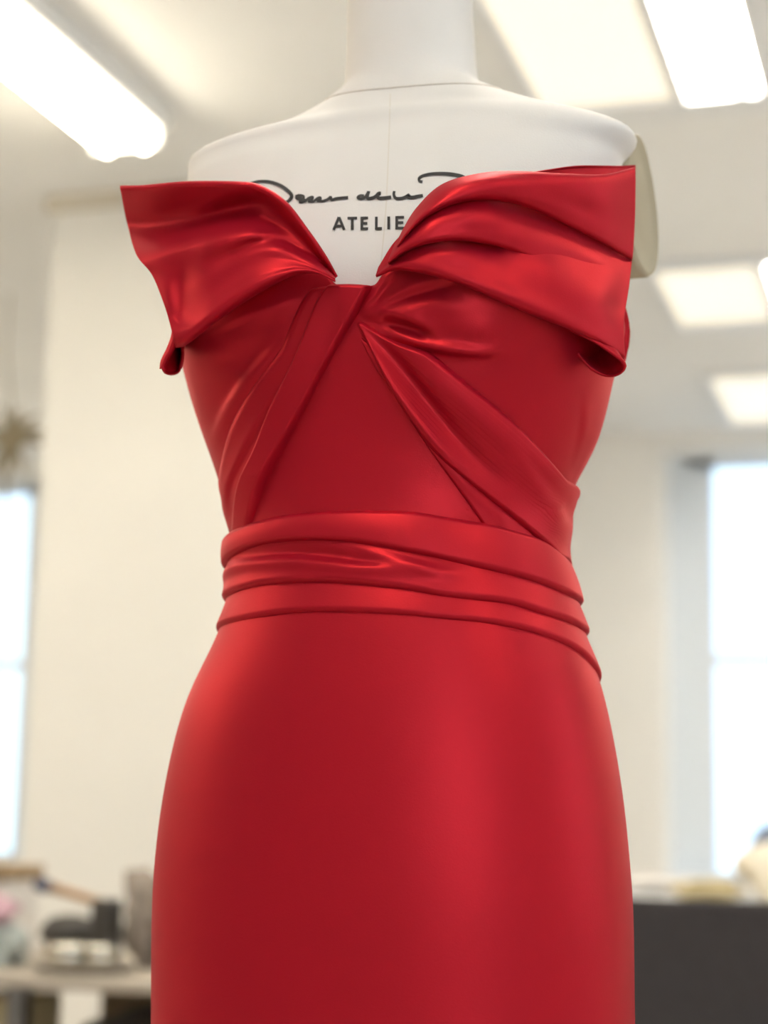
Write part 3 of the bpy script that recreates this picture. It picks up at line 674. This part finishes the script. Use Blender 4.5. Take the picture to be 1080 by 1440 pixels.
# ------------------------------------------------------------------ right: dark screen, white table, bundles
o = empty('desk_screen', (0.3, 2.55, 0), 'low charcoal fabric desk screen beside the skirt at lower right', 'divider')
box('panel', (-0.62, 2.52, 0.06), (1.25, 2.58, 0.977), M['charcoal'], o, 0.012)
for x in (-0.5, 1.1): box('foot', (x-0.03, 2.35, 0), (x+0.03, 2.75, 0.06), M['dark'], o, 0.01)
o = empty('work_table', (0.2, 4.0, 0), 'white topped work table behind the charcoal screen', 'table')
box('tabletop', (-1.0, 3.5, 0.865), (1.6, 4.8, 0.90), M['white'], o, 0.006)
for x in (-0.93, 1.53):
    for y in (3.57, 4.73): box('leg', (x-0.025, y-0.025, 0), (x+0.025, y+0.025, 0.865), M['white'], o)
tag(lump('fabric_bundle', (-0.04, 4.45, 0.90), (0.19, 0.17, 0.11), M['cream_cloth'], None, 3), 'cream cloth bundle on the white table at the right edge', 'fabric')
tag(lump('fabric_bundle', (-0.30, 4.3, 0.90), (0.10, 0.08, 0.035), M['ochre'], None, 5), 'small ochre cloth scrap left of the cream bundle', 'fabric')
tag(lump('fabric_bundle', (-0.55, 4.6, 0.90), (0.22, 0.10, 0.035), M['pale_cloth'], None, 8), 'flat pale cloth on the white table next to the red skirt', 'fabric')
tag(lump('fabric_bundle', (-0.10, 4.75, 0.90), (0.10, 0.05, 0.14), M['bluegrey'], None, 9), 'dark blue cloth peeking out behind the cream bundle', 'fabric')
# ------------------------------------------------------------------ left: bench with sewing clutter
o = empty('sewing_bench', (-1.6, 2.6, 0), 'beige bench with steel legs at lower left under the tools', 'table')
box('tabletop', (-2.3, 2.3, 0.755), (-1.08, 3.0, 0.785), M['table'], o, 0.008)
for x in (-2.2, -1.56, -1.13):
    for y in (2.36, 2.94): box('leg', (x-0.02, y-0.02, 0), (x+0.02, y+0.02, 0.755), M['iron'], o)
box('shelf', (-2.22, 2.36, 0.50), (-1.12, 2.94, 0.52), M['table'], o)
ZT = 0.785
t = empty('tray', (-1.43, 2.40, ZT), 'oval grey tray on the bench under the two tins', 'tray')
lathe('dish', [(0.095, 0), (0.12, .012), (0.125, .02), (0.118, .02), (0.094, .008), (0.01, .007)], (-1.43, 2.40, ZT), M['tray'], t, 40, 1.0, 0.72)
def tin(x, y, z, r, label):
    e = empty('tin', (x, y, z), label, 'tin', 'round polished tins')
    lathe('body', [(r, 0), (r, .032), (r*.93, .036), (r*.93, .03)], (x, y, z), M['tin'], e)
    lathe('lid', [(r*1.03, .030), (r*1.03, .046), (r*.9, .052), (r*.1, .053)], (x, y, z), M['tin'], e); return e
tin(-1.467, 2.40, ZT+.0085, .040, 'left of the two shiny round tins under the dark pincushion')
tin(-1.392, 2.40, ZT+.0085, .030, 'right of the two shiny round tins, beside the dark block')
e = empty('pincushion', (-1.60, 2.66, ZT), 'dark domed pincushion behind the tins', 'pincushion')
lathe('cushion', [(0.055, .04), (0.07, .052), (0.068, .075), (0.05, .096), (0.025, .104), (0.004, .106)], (-1.60, 2.66, ZT), M['dark'], e)
lathe('base', [(0.05, 0), (0.055, .006), (0.055, .04), (0.045, .045)], (-1.60, 2.66, ZT), M['brown'], e)
e = empty('mallet', (-1.46, 2.56, ZT), 'wooden handled tool with navy grip and dark block head on the bench', 'tool')
box('head', (-1.490, 2.54, ZT), (-1.432, 2.60, 0.935), M['dark'], e, 0.008)
tube('handle', [(-1.465, 2.57, .922), (-1.535, 2.57, .940), (-1.61, 2.57, .957)], [.011, .010, .012], M['wood'], e, 12)
tube('grip', [(-1.605, 2.57, .956), (-1.625, 2.57, .960), (-1.647, 2.57, .964)], [.014, .017, .012], M['navy'], e, 12)
tag(lump('crumpled_cloth', (-1.338, 2.58, ZT), (0.068, 0.07, 0.108), M['grey_cloth'], None, 12, 0.3), 'grey crumpled cloth heap against the red skirt on the bench', 'fabric')
tag(lump('crumpled_cloth', (-1.67, 2.44, ZT), (0.075, 0.06, 0.05), M['grey_green'], None, 14, 0.25), 'grey green cloth heap at the far left of the bench', 'fabric')
e = empty('storage_box', (-1.85, 2.72, ZT), 'pale grey box with brown lid at the left frame edge', 'box')
box('body', (-1.93, 2.64, ZT), (-1.76, 2.8, 0.965), M['pale_cloth'], e, 0.006); box('lid', (-1.94, 2.63, 0.965), (-1.75, 2.81, 1.0), M['brown'], e, 0.006)
tag(lump('crumpled_cloth', (-1.69, 2.44, 0.880), (0.050, 0.045, 0.034), M['pink'], None, 17, 0.25), 'pink and white cloth on top of the grey green heap', 'fabric')
e = empty('cardboard_box', (-1.6, 2.5, 0.52), 'ochre carton on the shelf under the bench', 'box')
box('carton', (-1.72, 2.42, 0.52), (-1.58, 2.6, 0.72), M['ochre'], e, 0.004); box('flap', (-1.72, 2.40, 0.715), (-1.58, 2.45, 0.725), M['brown'], e)
e = empty('cardboard_box', (-1.38, 2.8, 0.52), 'wide tan carton added behind the dark cloth heap to darken the gap under the bench', 'box')  # added carton, covers the bright wall behind the shelf
box('carton', (-1.54, 2.72, 0.52), (-1.16, 2.9, 0.735), M['brown'], e, 0.004); box('flap', (-1.54, 2.70, 0.728), (-1.16, 2.76, 0.738), M['brown'], e)
tag(lump('fabric_roll', (-1.33, 2.5, 0.52), (0.16, 0.1, 0.10), M['dark'], None, 21, 0.15), 'dark cloth heap on the shelf under the bench', 'fabric')
# hanging straw star in front of the left window
e = empty('straw_star', (-3.16, 5.0, 2.64), 'brown dried straw star hanging in front of the left window', 'decoration')
lathe('hub', [(0.01, -.05), (0.045, -.03), (0.055, 0), (0.045, .03), (0.01, .05)], (-3.15, 5.0, 2.60), M['straw'], e, 16)
for ang, ln in ((5, .19), (-14, .20), (40, .14), (75, .12), (110, .14), (165, .2), (200, .17), (262, .30), (290, .17), (240, .2)):
    a = math.radians(ang); p0 = np.array([-3.15, 5.0, 2.60]); p1 = p0+np.array([math.cos(a), 0.1*math.sin(3*a), math.sin(a)])*ln
    tube('straw_spike', [p0, p0+(p1-p0)*.5+np.array([0, -.01, .008]), p1], [.022, .018, .003], M['straw'], e, 8)
tube('hanging_cord', [(-3.15, 5.0, 2.65), (-3.20, 5.0, 2.95), (-3.20, 5.0, ZC)], .004, M['straw'], e, 6)
